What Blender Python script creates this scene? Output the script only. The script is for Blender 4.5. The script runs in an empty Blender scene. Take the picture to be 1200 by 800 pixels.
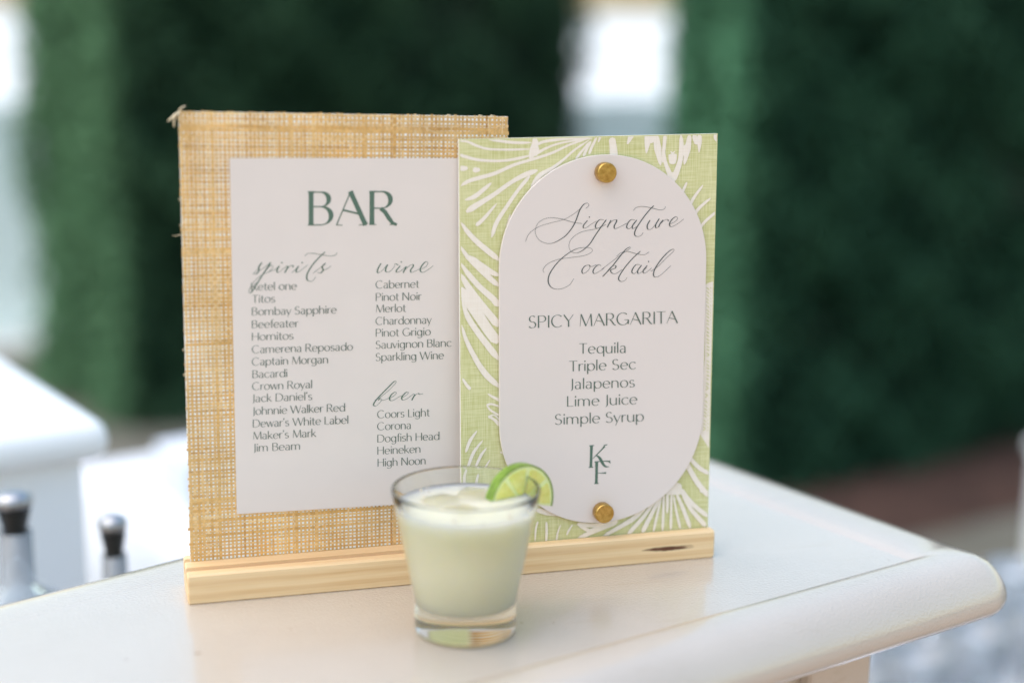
import bpy, bmesh, math, random
import numpy as np
from mathutils import Vector, Matrix
R = math.radians
random.seed(7); rng = np.random.default_rng(7)
sc = bpy.context.scene
col = sc.collection

# ------------------------------------------------------------------ camera
FPX = 1805.3                                   # focal length in pixels of a 1200 pixel wide picture
CAM = Vector((-0.04811, -0.86438, 0.34006))
CR = Vector((0.963331, -0.268156, 0.009304)); CU = Vector((0.047442, 0.204357, 0.977746)); CW = Vector((0.264090, 0.941451, -0.209585))
cd = bpy.data.cameras.new('camera'); cam = bpy.data.objects.new('camera', cd); col.objects.link(cam)
cd.sensor_width = 36; cd.lens = FPX / 1200 * 36
cd.clip_start = .02; cd.clip_end = 2000
cam.matrix_world = Matrix(((CR.x, CU.x, -CW.x, CAM.x), (CR.y, CU.y, -CW.y, CAM.y), (CR.z, CU.z, -CW.z, CAM.z), (0, 0, 0, 1)))
cd.dof.use_dof = True
cd.dof.focus_distance = (Vector((.19, .014, .12)) - CAM).dot(CW)
cd.dof.aperture_fstop = 1.9
sc.camera = cam

# ------------------------------------------------------------------ world, sun, exposure
SUN_AZ, SUN_EL = R(-88), R(63)                # clockwise from +Y: a veiled sun, high on the left
world = bpy.data.worlds.new('World'); sc.world = world; world.use_nodes = True
wn = world.node_tree; bg = wn.nodes['Background']
sky = wn.nodes.new('ShaderNodeTexSky'); sky.sky_type = 'NISHITA'; sky.sun_disc = False
sky.sun_elevation = SUN_EL; sky.sun_rotation = SUN_AZ
sky.air_density = 2.0; sky.dust_density = 2.0; sky.ozone_density = 1.2; sky.altitude = 0
wn.links.new(sky.outputs[0], bg.inputs[0]); bg.inputs[1].default_value = .15
sd = bpy.data.lights.new('sun', 'SUN'); so = bpy.data.objects.new('sun', sd); col.objects.link(so)
sd.energy = .85; sd.angle = R(80); sd.color = (1, .89, .81)
sundir = Vector((math.sin(SUN_AZ) * math.cos(SUN_EL), math.cos(SUN_AZ) * math.cos(SUN_EL), math.sin(SUN_EL)))
so.rotation_euler = sundir.to_track_quat('Z', 'Y').to_euler()
so.location = (-3, 2, 4)
sc.view_settings.view_transform = 'Standard'; sc.view_settings.look = 'None'
sc.view_settings.gamma = 1; sc.view_settings.use_curve_mapping = False
sc.view_settings.exposure = .82
sc.render.engine = 'CYCLES'
sc.cycles.use_denoising = True
sc.cycles.max_bounces = 16; sc.cycles.transmission_bounces = 12; sc.cycles.glossy_bounces = 4
sc.cycles.sample_clamp_indirect = 8

# ------------------------------------------------------------------ helpers
def link(o, parent=None):
    col.objects.link(o)
    if parent is not None: o.parent = parent
    return o
def tag(o, label=None, cat=None, group=None, kind=None):
    if label: o['label'] = label
    if cat: o['category'] = cat
    if group: o['group'] = group
    if kind: o['kind'] = kind
    return o
def empty(name, loc=(0, 0, 0), rz=0, label=None, cat=None, group=None):
    o = link(bpy.data.objects.new(name, None)); o.location = loc; o.rotation_euler = (0, 0, rz)
    o.empty_display_size = .02
    return tag(o, label, cat, group)
def mesh(name, vs, fs, mat, parent=None, smooth=False):
    me = bpy.data.meshes.new(name); me.from_pydata([tuple(v) for v in vs], [], fs); me.update()
    me.materials.append(mat)
    if smooth: me.shade_smooth()
    return link(bpy.data.objects.new(name, me), parent)
def bobj(name, bm, mat, parent=None, smooth=False, recalc=True):
    if recalc: bmesh.ops.recalc_face_normals(bm, faces=bm.faces[:])
    me = bpy.data.meshes.new(name); bm.to_mesh(me); bm.free(); me.materials.append(mat)
    if smooth: me.shade_smooth()
    return link(bpy.data.objects.new(name, me), parent)
def add_box(bm, c, s, bevel=0, seg=2, M=None):
    t = bmesh.new(); bmesh.ops.create_cube(t, size=1)
    for v in t.verts: v.co = Vector((v.co.x * s[0] + c[0], v.co.y * s[1] + c[1], v.co.z * s[2] + c[2]))
    if bevel: bmesh.ops.bevel(t, geom=t.edges[:], offset=bevel, segments=seg, affect='EDGES', profile=.5)
    if M: t.transform(M)
    me = bpy.data.meshes.new('t'); t.to_mesh(me); t.free(); bm.from_mesh(me); bpy.data.meshes.remove(me)
def lathe(prof, n=48, close=False, M=None):
    bm = bmesh.new(); rings = []
    for r, z in prof:
        if r < 1e-7: rings.append([bm.verts.new((0, 0, z))])
        else: rings.append([bm.verts.new((r * math.cos(2 * math.pi * k / n), r * math.sin(2 * math.pi * k / n), z)) for k in range(n)])
    pairs = list(zip(rings, rings[1:])) + ([(rings[-1], rings[0])] if close else [])
    for a, b in pairs:
        for k in range(n):
            q = [a[k % len(a)], a[(k + 1) % len(a)], b[(k + 1) % len(b)], b[k % len(b)]]
            u = []
            for v in q:
                if v not in u: u.append(v)
            if len(u) > 2: bm.faces.new(u)
    if M: bm.transform(M)
    return bm
def prism(poly, z0, z1):
    bm = bmesh.new()
    a = [bm.verts.new((x, y, z0)) for x, y in poly]; b = [bm.verts.new((x, y, z1)) for x, y in poly]
    bm.faces.new(a); bm.faces.new(b)
    for i in range(len(poly)): bm.faces.new((a[i], a[(i + 1) % len(a)], b[(i + 1) % len(b)], b[i]))
    return bm
def tube(pts, rad, n=6):
    bm = bmesh.new(); pts = [Vector(p) for p in pts]; rings = []
    for i, p in enumerate(pts):
        t = (pts[min(i + 1, len(pts) - 1)] - pts[max(i - 1, 0)]).normalized()
        a = t.orthogonal().normalized(); b = t.cross(a); r = rad[i] if hasattr(rad, '__len__') else rad
        rings.append([bm.verts.new(p + (a * math.cos(2 * math.pi * k / n) + b * math.sin(2 * math.pi * k / n)) * r) for k in range(n)])
    for a, b in zip(rings, rings[1:]):
        for k in range(n): bm.faces.new((a[k], a[(k + 1) % n], b[(k + 1) % n], b[k]))
    bm.faces.new(rings[0]); bm.faces.new(rings[-1])
    return bm

class NT:
    def __init__(s, name):
        s.m = bpy.data.materials.new(name); s.m.use_nodes = True; s.t = s.m.node_tree
        s.p = s.t.nodes['Principled BSDF']; s.c = None
    def set(s, **k):
        for a, b in k.items(): s.p.inputs[a.replace('_', ' ')].default_value = b if not (isinstance(b, tuple) and len(b) == 3 and 'Radius' not in a) else (*b, 1)
        return s
    def n(s, ty, **k):
        nd = s.t.nodes.new('ShaderNode' + ty)
        for a, b in k.items():
            if hasattr(nd, a) and not a[0].isupper(): setattr(nd, a, b)
            else: nd.inputs[a.replace('_', ' ')].default_value = b
        return nd
    def l(s, a, b): s.t.links.new(a, b)
    def obj(s, scale=(1, 1, 1), rot=(0, 0, 0)):
        if not s.c: s.c = s.n('TexCoord')
        mp = s.n('Mapping'); mp.inputs['Scale'].default_value = scale; mp.inputs['Rotation'].default_value = rot
        s.l(s.c.outputs['Object'], mp.inputs['Vector']); return mp.outputs[0]
    def noise(s, vec, scale, detail=3, rough=.5, dist=0):
        nd = s.n('TexNoise', Scale=scale, Detail=detail, Roughness=rough, Distortion=dist); s.l(vec, nd.inputs['Vector']); return nd.outputs['Fac']
    def ramp(s, fac, stops):
        r = s.n('ValToRGB'); e = r.color_ramp.elements
        while len(e) < len(stops): e.new(.5)
        for el, (p, c) in zip(e, stops): el.position = p; el.color = (*c, 1) if hasattr(c, '__len__') else (c, c, c, 1)
        s.l(fac, r.inputs[0]); return r.outputs[0]
    def mix(s, f, a, b, mode='MIX'):
        m = s.n('MixRGB', blend_type=mode)
        for i, v in enumerate((f, a, b)):
            if hasattr(v, 'is_linked'): s.l(v, m.inputs[i])
            else: m.inputs[i].default_value = v if i == 0 else (*v, 1)
        return m.outputs[0]
    def math(s, op, a, b=0.):
        m = s.n('Math', operation=op)
        for i, v in enumerate((a, b)):
            if hasattr(v, 'is_linked'): s.l(v, m.inputs[i])
            else: m.inputs[i].default_value = v
        return m.outputs[0]
    def bump(s, h, strength, dist):
        b = s.n('Bump', Strength=strength, Distance=dist); s.l(h, b.inputs['Height']); s.l(b.outputs[0], s.p.inputs['Normal']); return s
    def base(s, c): s.l(c, s.p.inputs['Base Color']); return s

def simple(name, c, rough=.5, metal=0, nscale=0, var=.08, bump=0, bscale=200, bdist=.001, spec=.5):
    t = NT(name).set(Base_Color=c, Roughness=rough, Metallic=metal, Specular_IOR_Level=spec)
    if nscale:
        f = t.noise(t.obj(), nscale, 4)
        t.base(t.ramp(f, [(.3, tuple(x * (1 - var) for x in c)), (.7, tuple(min(1, x * (1 + var)) for x in c))]))
    if bump: t.bump(t.noise(t.obj(), bscale, 3), bump, bdist)
    return t.m

# ------------------------------------------------------------------ materials
def mat_counter():
    t = NT('counter_paint').set(Roughness=.3)
    v = t.obj()
    big = t.noise(v, 9, 4); fine = t.noise(v, 620, 3)
    base = t.ramp(big, [(.3, (.54, .465, .39)), (.7, (.58, .505, .43))])
    # small chips and scuffs
    vo = t.n('TexVoronoi', Scale=55.); t.l(t.obj((1, 1.7, 1)), vo.inputs['Vector'])
    cs = t.n('SeparateColor'); t.l(vo.outputs['Color'], cs.inputs[0])
    lim = t.math('MULTIPLY', t.math('SUBTRACT', cs.outputs[0], .87), .9)
    dd = t.math('ADD', vo.outputs['Distance'], t.math('MULTIPLY', t.math('SUBTRACT', t.noise(v, 900, 3), .5), .10))
    f = t.math('MULTIPLY', t.math('LESS_THAN', dd, lim), t.ramp(t.noise(v, 12, 2), [(.44, 0.), (.47, 1.)]))
    c = t.mix(t.math('MULTIPLY', f, .65), base, (.20, .13, .07))
    # long faint worn streaks following the moulding
    st = t.ramp(t.noise(t.obj((2.2, 22, 22), (0, 0, -.33)), 3.2, 4, .6), [(.62, 0.), (.74, 1.)])
    c = t.mix(t.math('MULTIPLY', st, .22), c, (.42, .33, .21))
    t.base(c)
    t.l(t.ramp(big, [(.3, .15), (.7, .22)]), t.p.inputs['Roughness']); t.p.inputs['Specular IOR Level'].default_value = .6; t.p.inputs['IOR'].default_value = 1.6; t.p.inputs['Coat Weight'].default_value = 1.; t.p.inputs['Coat IOR'].default_value = 1.6; t.p.inputs['Coat Roughness'].default_value = .14
    h = t.math('ADD', t.math('MULTIPLY', fine, .7), t.math('MULTIPLY', t.noise(t.obj((1, 4, 4), (0, 0, -.33)), 40, 3), .16))
    t.bump(t.math('SUBTRACT', h, t.math('MULTIPLY', f, .8)), .85, .0009)
    return t.m
def mat_pine():
    t = NT('pine_wood').set(Roughness=.48)
    v = t.obj((1, 9, 9)); w = t.n('TexWave', wave_type='BANDS', bands_direction='Z', Scale=9, Distortion=5, Detail=3)
    w.inputs['Detail Scale'].default_value = .6; t.l(t.obj((.35, 1.6, 4.5)), w.inputs['Vector'])
    c = t.ramp(w.outputs['Fac'], [(.1, (.90, .65, .37)), (.55, (.84, .57, .29)), (.95, (.72, .44, .20))])
    fib = t.noise(t.obj((3, 130, 130)), 6, 3)
    c = t.mix(.5, c, t.ramp(fib, [(.3, (.78, .51, .26)), (.7, (.94, .70, .43))]))
    # the knot on the front at the right-hand end
    sep = t.n('SeparateXYZ'); t.l(t.c.outputs['Object'], sep.inputs[0])
    nx = t.math('DIVIDE', t.math('SUBTRACT', sep.outputs['X'], .2985), .0185)
    nz = t.math('DIVIDE', t.math('SUBTRACT', sep.outputs['Z'], .0088), .0017)
    d = t.math('ADD', t.math('MULTIPLY', nx, nx), t.math('MULTIPLY', nz, nz))
    ny = t.math('LESS_THAN', sep.outputs['Y'], .0012)
    d = t.math('ADD', d, t.math('MULTIPLY', t.math('SUBTRACT', t.noise(t.obj((120, 120, 700)), 1, 3), .5), 1.6))
    kf = t.math('MULTIPLY', t.ramp(d, [(.30, 1.), (1., 0.)]), ny)
    t.base(t.mix(kf, c, (.12, .040, .014)))
    t.bump(fib, .25, .0004)
    return t.m
def mat_linen(name, c0, c1, amt=.5):
    t = NT(name).set(Roughness=.62)
    a = t.noise(t.obj((1500, 40, 60)), 1, 2); b = t.noise(t.obj((60, 40, 1500)), 1, 2); k = t.noise(t.obj(), 25, 3)
    f = t.math('MULTIPLY', t.math('ADD', t.math('ADD', a, b), t.math('MULTIPLY', k, .5)), .4)
    t.base(t.ramp(f, [(.38, c0), (.62, c1)])); t.bump(f, .3, .0003)
    return t.m
M_counter = mat_counter(); M_pine = mat_pine()
M_green = mat_linen('green_linen_print', (.55, .54, .21), (.77, .735, .43))
M_palm = mat_linen('pale_palm_ink', (.86, .76, .64), (.93, .84, .75))
M_edge = simple('board_core', (.86, .84, .78), .6, nscale=300, var=.06)
M_paperwhite = simple('white_paper', (.97, .97, .96), .3)
M_card = simple('card_stock', (.79, .705, .655), .5, nscale=40, var=.012, bump=.08, bscale=900, bdist=.0002)
M_acryl = simple('frosted_acrylic', (.78, .69, .645), .33, nscale=12, var=.01)
M_ink = simple('green_ink', (.095, .165, .12), .6)
M_ink2 = simple('green_ink_fine', (.115, .155, .125), .6)
M_inks = simple('grey_script_ink', (.07, .085, .08), .6)
def mat_brass():
    t = NT('brass').set(Metallic=1., Roughness=.3)
    f = t.noise(t.obj((1, 1, 1)), 450, 4)
    t.base(t.ramp(f, [(.3, (.42, .25, .06)), (.7, (.64, .42, .13))])); t.bump(f, .3, .0003); return t.m
M_brass = mat_brass()
def mat_raffia():
    t = NT('raffia_fibre').set(Roughness=.55)
    at = t.n('Attribute', attribute_name='tint'); 
    f = t.noise(t.obj(), 900, 3)
    t.base(t.mix(1., at.outputs['Color'], t.ramp(f, [(.25, .78), (.75, 1.15)]), 'MULTIPLY')); t.bump(f, .4, .0003); return t.m
M_raffia = mat_raffia()
def mat_glass(name, c=(1, 1, 1), rough=0.):
    t = NT(name).set(Base_Color=c, Roughness=rough, IOR=1.5, Transmission_Weight=1.); return t.m
M_glass = mat_glass('clear_glass', (.97, 1., .985))
def mat_drink():
    t = NT('cloudy_margarita').set(Roughness=.42, Transmission_Weight=.14, IOR=1.34, Subsurface_Weight=1., Subsurface_Scale=.03)
    t.p.inputs['Subsurface Radius'].default_value = (1, .95, .7)
    cl = t.noise(t.obj(), 55, 4)
    t.base(t.ramp(cl, [(.2, (.96, .86, .64)), (.8, (.93, .84, .64))])); return t.m
M_drink = mat_drink()

# ------------------------------------------------------------------ ground, beds, far wall (setting)
Zg = -1.05
def mat_ground():
    t = NT('paving').set(Roughness=.85)
    f = t.noise(t.obj(), 3, 6)
    t.base(t.ramp(f, [(.3, (.13, .12, .09)), (.7, (.21, .195, .155))])); t.bump(t.noise(t.obj(), 60, 4), .4, .01); return t.m
bounce_floor = mesh('unseen_bounce_floor', [(-9, -14, Zg + .004), (9, -14, Zg + .004), (9, -.1, Zg + .004), (-9, -.1, Zg + .004)], [(0, 1, 2, 3)], simple('bounce_floor_brown', (.50, .33, .23), .6, nscale=3, var=.12)); tag(bounce_floor, kind='structure')  # unseen wooden floor, added to bounce warm light onto the sign fronts
g = mesh('ground', [(-900, -900, Zg), (900, -900, Zg), (900, 1500, Zg), (-900, 1500, Zg)], [(0, 1, 2, 3)], mat_ground()); tag(g, kind='structure')
gf = mesh('gravel_field', [(-300, 5.7, Zg + .004), (300, 5.7, Zg + .004), (300, 900, Zg + .004), (-300, 900, Zg + .004)], [(0, 1, 2, 3)],
          simple('pale_gravel', (.78, .77, .74), .9, nscale=.5, var=.05)); tag(gf, kind='structure')

M_mulch = simple('bark_mulch', (.075, .036, .024), .9, nscale=9, var=.4, bump=.5, bscale=40, bdist=.02)
def bumpy_sheet(name, A, B, C, D, nu, nv, h, mat):
    A, B, C, D = map(Vector, (A, B, C, D)); vs = []; fs = []
    for j in range(nv + 1):
        for i in range(nu + 1):
            u, v = i / nu, j / nv
            p = (A * (1 - u) + B * u) * (1 - v) + (D * (1 - u) + C * u) * v
            e = min(1, 8 * min(u, 1 - u), 5 * min(v, 1 - v))
            vs.append((p.x, p.y, p.z + e * (h + random.uniform(-.25, .25) * h) + .004))
    for j in range(nv):
        for i in range(nu): k = j * (nu + 1) + i; fs.append((k, k + 1, k + nu + 2, k + nu + 1))
    return mesh(name, vs, fs, mat, smooth=True)
o = bumpy_sheet('mulch_bed', (1.2, 2.42, Zg), (3.9, 3.20, Zg), (3.75, 4.1, Zg), (1.2, 3.6, Zg), 90, 30, .05, M_mulch); tag(o, kind='structure')

M_fence = simple('white_fence_paint', (.86, .97, .94), .5, nscale=2, var=.04)
fence = empty('garden_fence', (0, 6.0, Zg), label='long low white board fence far behind the green hedges', cat='fence')
bm = bmesh.new(); add_box(bm, (1.5, 0, .47), (14, .05, .94)); bobj('fence_panel', bm, M_fence, fence)
bm = bmesh.new(); add_box(bm, (1.5, 0, .975), (14.1, .12, .05), .01); bobj('cap_rail', bm, M_fence, fence)
pm = None
for i in range(9):
    if pm is None:
        bm = bmesh.new(); add_box(bm, (0, 0, .49), (.11, .11, .98), .008); pp = bobj('post', bm, M_fence, fence); pm = pp.data
    else: pp = link(bpy.data.objects.new('post', pm), fence)
    pp.location = (-5 + i * 1.62, -.03, 0)

# ------------------------------------------------------------------ hedges
def mat_leaf(name, c0, c1):
    t = NT(name).set(Roughness=.6, Specular_IOR_Level=.12)
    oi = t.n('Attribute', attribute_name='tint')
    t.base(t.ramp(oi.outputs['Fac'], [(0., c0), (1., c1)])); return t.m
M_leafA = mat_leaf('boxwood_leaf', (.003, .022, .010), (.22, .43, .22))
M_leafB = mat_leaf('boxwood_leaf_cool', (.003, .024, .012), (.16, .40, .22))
M_core = simple('hedge_inner_twigs', (.012, .022, .010), .9)
def hedge(poly, ztop, label, mat, dens):
    cx = sum(p[0] for p in poly) / 4; cy = sum(p[1] for p in poly) / 4
    root = empty('hedge', (cx, cy, Zg), label=label, cat='hedge', group='clipped hedges behind the bar')
    P = [Vector((x - cx, y - cy, 0)) for x, y in poly]; H = ztop - Zg
    inner = [(p.x * .965, p.y * .9) for p in P]
    bobj('inner_branches', prism(inner, .02, H - .05), M_core, root)
    V = []; T = []
    def leaves(o, ux, uy, nrm, n, lit_tint=0.):
        a, b = rng.random(n), rng.random(n)
        cl = np.sin(a * 23 + 5 * b) * np.cos(b * 19 - 3 * a) + .7 * np.sin(a * 51 - 8 * b) * np.sin(b * 43)
        off = rng.normal(0, .022, n) + .035 * np.sin(a * 9 + 2 * b) * np.cos(b * 11) + .02 * cl
        c = np.array(o)[None] + a[:, None] * np.array(ux) + b[:, None] * np.array(uy) + off[:, None] * np.array(nrm)
        d1 = rng.normal(0, 1, (n, 3)); d1 /= np.linalg.norm(d1, axis=1)[:, None]
        nn = np.array(nrm) * .8 + rng.normal(0, .55, (n, 3)); d2 = np.cross(nn, d1); d2 /= np.linalg.norm(d2, axis=1)[:, None]
        s = rng.uniform(.011, .02, n)[:, None]
        V.append(np.stack([c - d1 * s, c - d2 * s * .6, c + d1 * s, c + d2 * s * .6], 1).reshape(-1, 3))
        T.append(np.clip(rng.random(n) * .26 + .07 * cl + lit_tint * (1 + .35 * cl), 0, 1))
    for i in range(4):
        a, b = P[i], P[(i + 1) % 4]; e = b - a; L = e.length; nr = Vector((e.y, -e.x, 0)).normalized()
        if nr.dot(a + b) < 0: nr = -nr
        leaves(a, e, (0, 0, H), nr, int(L * H * dens * (1 if nr.y < .3 else .15)), .42 if nr.x < -.8 else 0.)  # left-facing sides: light from the left painted into the leaf tint
    leaves(P[0] + Vector((0, 0, H)), P[1] - P[0], P[3] - P[0], (0, 0, 1), int((P[1] - P[0]).length * (P[3] - P[0]).length * dens * .6))
    V = np.concatenate(V); T = np.concatenate(T); n = len(T)
    me = bpy.data.meshes.new('foliage')
    me.vertices.add(4 * n); me.vertices.foreach_set('co', V.ravel().astype(np.float32))
    me.loops.add(4 * n); me.loops.foreach_set('vertex_index', np.arange(4 * n, dtype=np.int32))
    me.polygons.add(n); me.polygons.foreach_set('loop_start', np.arange(0, 4 * n, 4, dtype=np.int32)); me.polygons.foreach_set('loop_total', np.full(n, 4, dtype=np.int32))
    me.update(); me.validate()
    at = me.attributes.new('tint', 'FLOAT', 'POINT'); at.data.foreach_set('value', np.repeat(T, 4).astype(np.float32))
    me.materials.append(mat); f = link(bpy.data.objects.new('foliage', me), root); f['kind'] = 'stuff'
HT = .50
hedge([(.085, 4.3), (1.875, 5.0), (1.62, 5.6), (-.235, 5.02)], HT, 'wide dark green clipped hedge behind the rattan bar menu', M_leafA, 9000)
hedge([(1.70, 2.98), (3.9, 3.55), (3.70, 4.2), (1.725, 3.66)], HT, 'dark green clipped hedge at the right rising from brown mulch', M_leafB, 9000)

# ------------------------------------------------------------------ bar counter
ANG = .33; uA = Vector((math.cos(ANG), math.sin(ANG))); uN = Vector((math.sin(ANG), -math.cos(ANG)))   # along the front edge, and outwards towards the guest
K0 = Vector((.4823, -.0254))                 # inner corner of the front ridge
sOut = .4725                                  # right outer edge, measured along uA from the origin
def AN(s, n):                                # (along, outward) to plan
    b = K0 - uA * K0.dot(uA); q = b + uA * s + uN * n; return Vector((q.x, q.y))
n_front = .046; Rc = .031
lb0, lb1 = Vector((-.1065, .0489)), Vector((.007, .1071)); ldir = (lb1 - lb0).normalized()
def ray2(p, d, q, e):                        # line p+td meets line q+ue
    den = d.x * e.y - d.y * e.x; t = ((q.x - p.x) * e.y - (q.y - p.y) * e.x) / den; return p + d * t
c_fr = AN(sOut, n_front); c_br = ray2(lb0, ldir, c_fr, -uN); c_bl = lb0 - ldir * .95; c_fl = AN(-1.0, n_front)
uL = Vector((-ldir.y, ldir.x))
def side(i): return i + max(0, i - Rc) * .85
def build_top():
    front_in = .046
    # path samples: (outer point, outward normal, inner clamp point, ridge factor)
    S = []
    for k in range(40): S.append((c_fl + (AN(sOut - Rc, n_front) - c_fl) * (k / 39), uN, None, 1.))
    cc = AN(sOut - Rc, n_front - Rc)
    for k in range(1, 14):
        a = k / 14 * math.pi / 2; d = uN * math.cos(a) + uA * math.sin(a); S.append((cc + d * Rc, d, cc, 1.))
    a0 = AN(sOut, n_front - Rc); a0b = AN(sOut, n_front - front_in + .001); e0 = c_br + uN * .02
    S.append((a0, uA, None, 1.)); S.append((AN(sOut, .0016), uA, None, 1.)); S.append((AN(sOut, -.0008), uA, None, .82)); 
    for k in range(1, 20): S.append((AN(sOut, -.002) + (e0 - AN(sOut, -.002)) * (k / 19), uA, None, .82))
    for k in range(1, 8):
        a = k / 8; d = (uA * (1 - a) + uL * a).normalized(); S.append((c_br + (uN * .02) * (1 - a) ** 2 - ldir * .02 * a ** 2, d, None, .06))
    for k in range(30): S.append((c_br - ldir * .02 + (c_bl - c_br) * (k / 29), uL, None, .0))
    # profile: inset from the outer edge, height as (shared, ridge)
    prof = [(.0478, -.0008, 0), (.0465, .00004, 0), (.0457, 0, .0005), (.0440, 0, .0022), (.0415, 0, .0034), (.036, 0, .0040), (.028, 0, .0040), (.020, -.0008, .0036), (.013, -.0030, .0028), (.0075, -.0068, .0014), (.0035, -.0115, .0004), (.001, -.0165, 0), (0, -.0215, 0), (.0012, -.0262, 0), (.004, -.0298, 0), (.009, -.0320, 0), (.018, -.0325, 0), (.06, -.0325, 0)]
    vs = []; fs = []; m = len(prof)
    for p, nrm, cl, kf in S:
        for ins, z, zr in prof:
            if cl is not None and ins > Rc:
                # beyond the corner radius every sample shares the mitre of the two inset lines
                q = AN(sOut - side(ins), n_front - ins)
            elif (nrm - uA).length < 1e-6:      # the right-hand side, butting against the front ridge
                q = p - nrm * side(ins); n_ = (q - AN(0, 0)).dot(uN)
                if n_ > n_front - ins and ins > Rc: q = q - uN * (n_ - (n_front - ins))
            else:
                q = p - nrm * ins
                if (nrm - uN).length < 1e-6 and ins > Rc:   # the front ridge stops at the mitre
                    ex = (q - AN(0, 0)).dot(uA) - (sOut - side(ins))
                    if ex > 0: q = q - uA * ex
            vs.append((q.x, q.y, z + zr * kf + (.0 if kf == 1. else 0)))
    for i in range(len(S) - 1):
        for j in range(m - 1): a = i * m + j; fs.append((a, a + 1, a + m + 1, a + m))
    return S, prof, vs, fs
S, prof, vs, fs = build_top()
counter = empty('bar_counter', (0, 0, 0), label='glossy white painted bar counter with a rounded raised edge under the menu signs', cat='bar counter')
ridge = mesh('edge_moulding', vs, fs, M_counter, counter, smooth=True)
ridge.data.set_sharp_from_angle(angle=R(38))
inner = [(vs[i * len(prof)][0], vs[i * len(prof)][1]) for i in range(len(S))]
ip = []
for q in inner:
    if not ip or (Vector(q) - Vector(ip[-1])).length > 1e-5: ip.append(q)
# the flat top: a plain polygon sitting a hair below the moulding's inner lip
b1 = AN(-.99, n_front - .0468); b2 = AN(sOut - side(.0468), n_front - .0468); b3 = ray2(c_br - uL * .0468, ldir, AN(sOut - side(.0468), 0), -uN); b4 = c_bl - uL * .0468
top = mesh('counter_top', [(b1.x, b1.y, 0), (b2.x, b2.y, 0), (b3.x, b3.y, 0), (b4.x, b4.y, 0)], [(0, 1, 2, 3)], M_counter, counter)
ins = .070
q1, q2, q3, q4 = AN(-.95, n_front - ins), AN(sOut - ins - .004, n_front - ins), c_br - uA * ins + uN * ins * .6, c_bl + uN * ins * .6
body = prism([(q.x, q.y) for q in (q1, q2, q3, q4)], Zg, -.031)
bobj('cabinet_body', body, M_counter, counter)
Mz = Matrix.Rotation(ANG, 4, 'Z')
def on_front(s, n, z, size, bev=.003):
    bm = bmesh.new(); q = AN(s, n); add_box(bm, (0, 0, 0), size, bev, M=Matrix.Translation((q.x, q.y, z)) @ Mz); return bm
bobj('corner_pilaster', on_front(sOut - ins - .032, n_front - ins + .005, -.55, (.055, .012, 1.0)), M_counter, counter)
bobj('pilaster_cap', on_front(sOut - ins - .032, n_front - ins + .008, -.046, (.062, .018, .025)), M_counter, counter)
for k in range(2): bobj('raised_panel', on_front(sOut - ins - .24 - k * .38, n_front - ins + .003, -.55, (.30, .008, .85)), M_counter, counter)

# ------------------------------------------------------------------ wooden sign stand
L, SH, SD = .3299, .0182, .035
YB, YG = .0235, .0079
LB, LG = -.0085, .0336
def stand():
    root = empty('sign_stand', (0, 0, 0), label='pale pine block with two slots holding both menu signs, dark knot at its right end', cat='sign stand')
    c = .0008
    pr = [(c, 0), (SD - c, 0), (SD, c), (SD, SH - c), (SD - c, SH), (YB + .0042, SH), (YB + .0042, SH - .009), (YB - .0008, SH - .009), (YB - .0008, SH), (YG + .0048, SH), (YG + .0044, SH - .009), (YG - .0009, SH - .009), (YG - .0012, SH), (c * 1.6, SH), (0, SH - c * 1.6), (0, c)]
    bm = bmesh.new(); xs = [0, .0008, L - .0008, L]; rings = []
    for i, x in enumerate(xs):
        e = .0008 if i in (0, 3) else 0
        rings.append([bm.verts.new((x, y + (e if y < SD / 2 and y < .003 else (-e if y > SD - .003 else 0)), z + (e if z < .002 else (-e if z > SH - .002 else 0)))) for y, z in pr])
    for a, b in zip(rings, rings[1:]):
        for k in range(len(pr)): bm.faces.new((a[k], a[(k + 1) % len(pr)], b[(k + 1) % len(pr)], b[k]))
    bm.faces.new(rings[0]); bm.faces.new(rings[-1])
    bobj('slotted_block', bm, M_pine, root)
stand()

# ------------------------------------------------------------------ sign planes: a picture position carried onto a sign's own face
class Plane:
    def __init__(s, y0, lean, off=0.):
        s.o = Vector((0, y0, SH)); s.v = Vector((0, math.sin(lean), math.cos(lean))); s.n = Vector((0, -math.cos(lean), math.sin(lean)))
        s.o = s.o + s.n * off
    def __call__(s, px, py):
        d = CR * ((px - 600) / FPX) - CU * ((py - 400) / FPX) + CW
        t = (s.o - CAM).dot(s.n) / d.dot(s.n); q = CAM + d * t - s.o
        return Vector((q.x, q.dot(s.v)))
MPP = 1 / 1880.                                # metres per picture pixel at the signs

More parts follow.
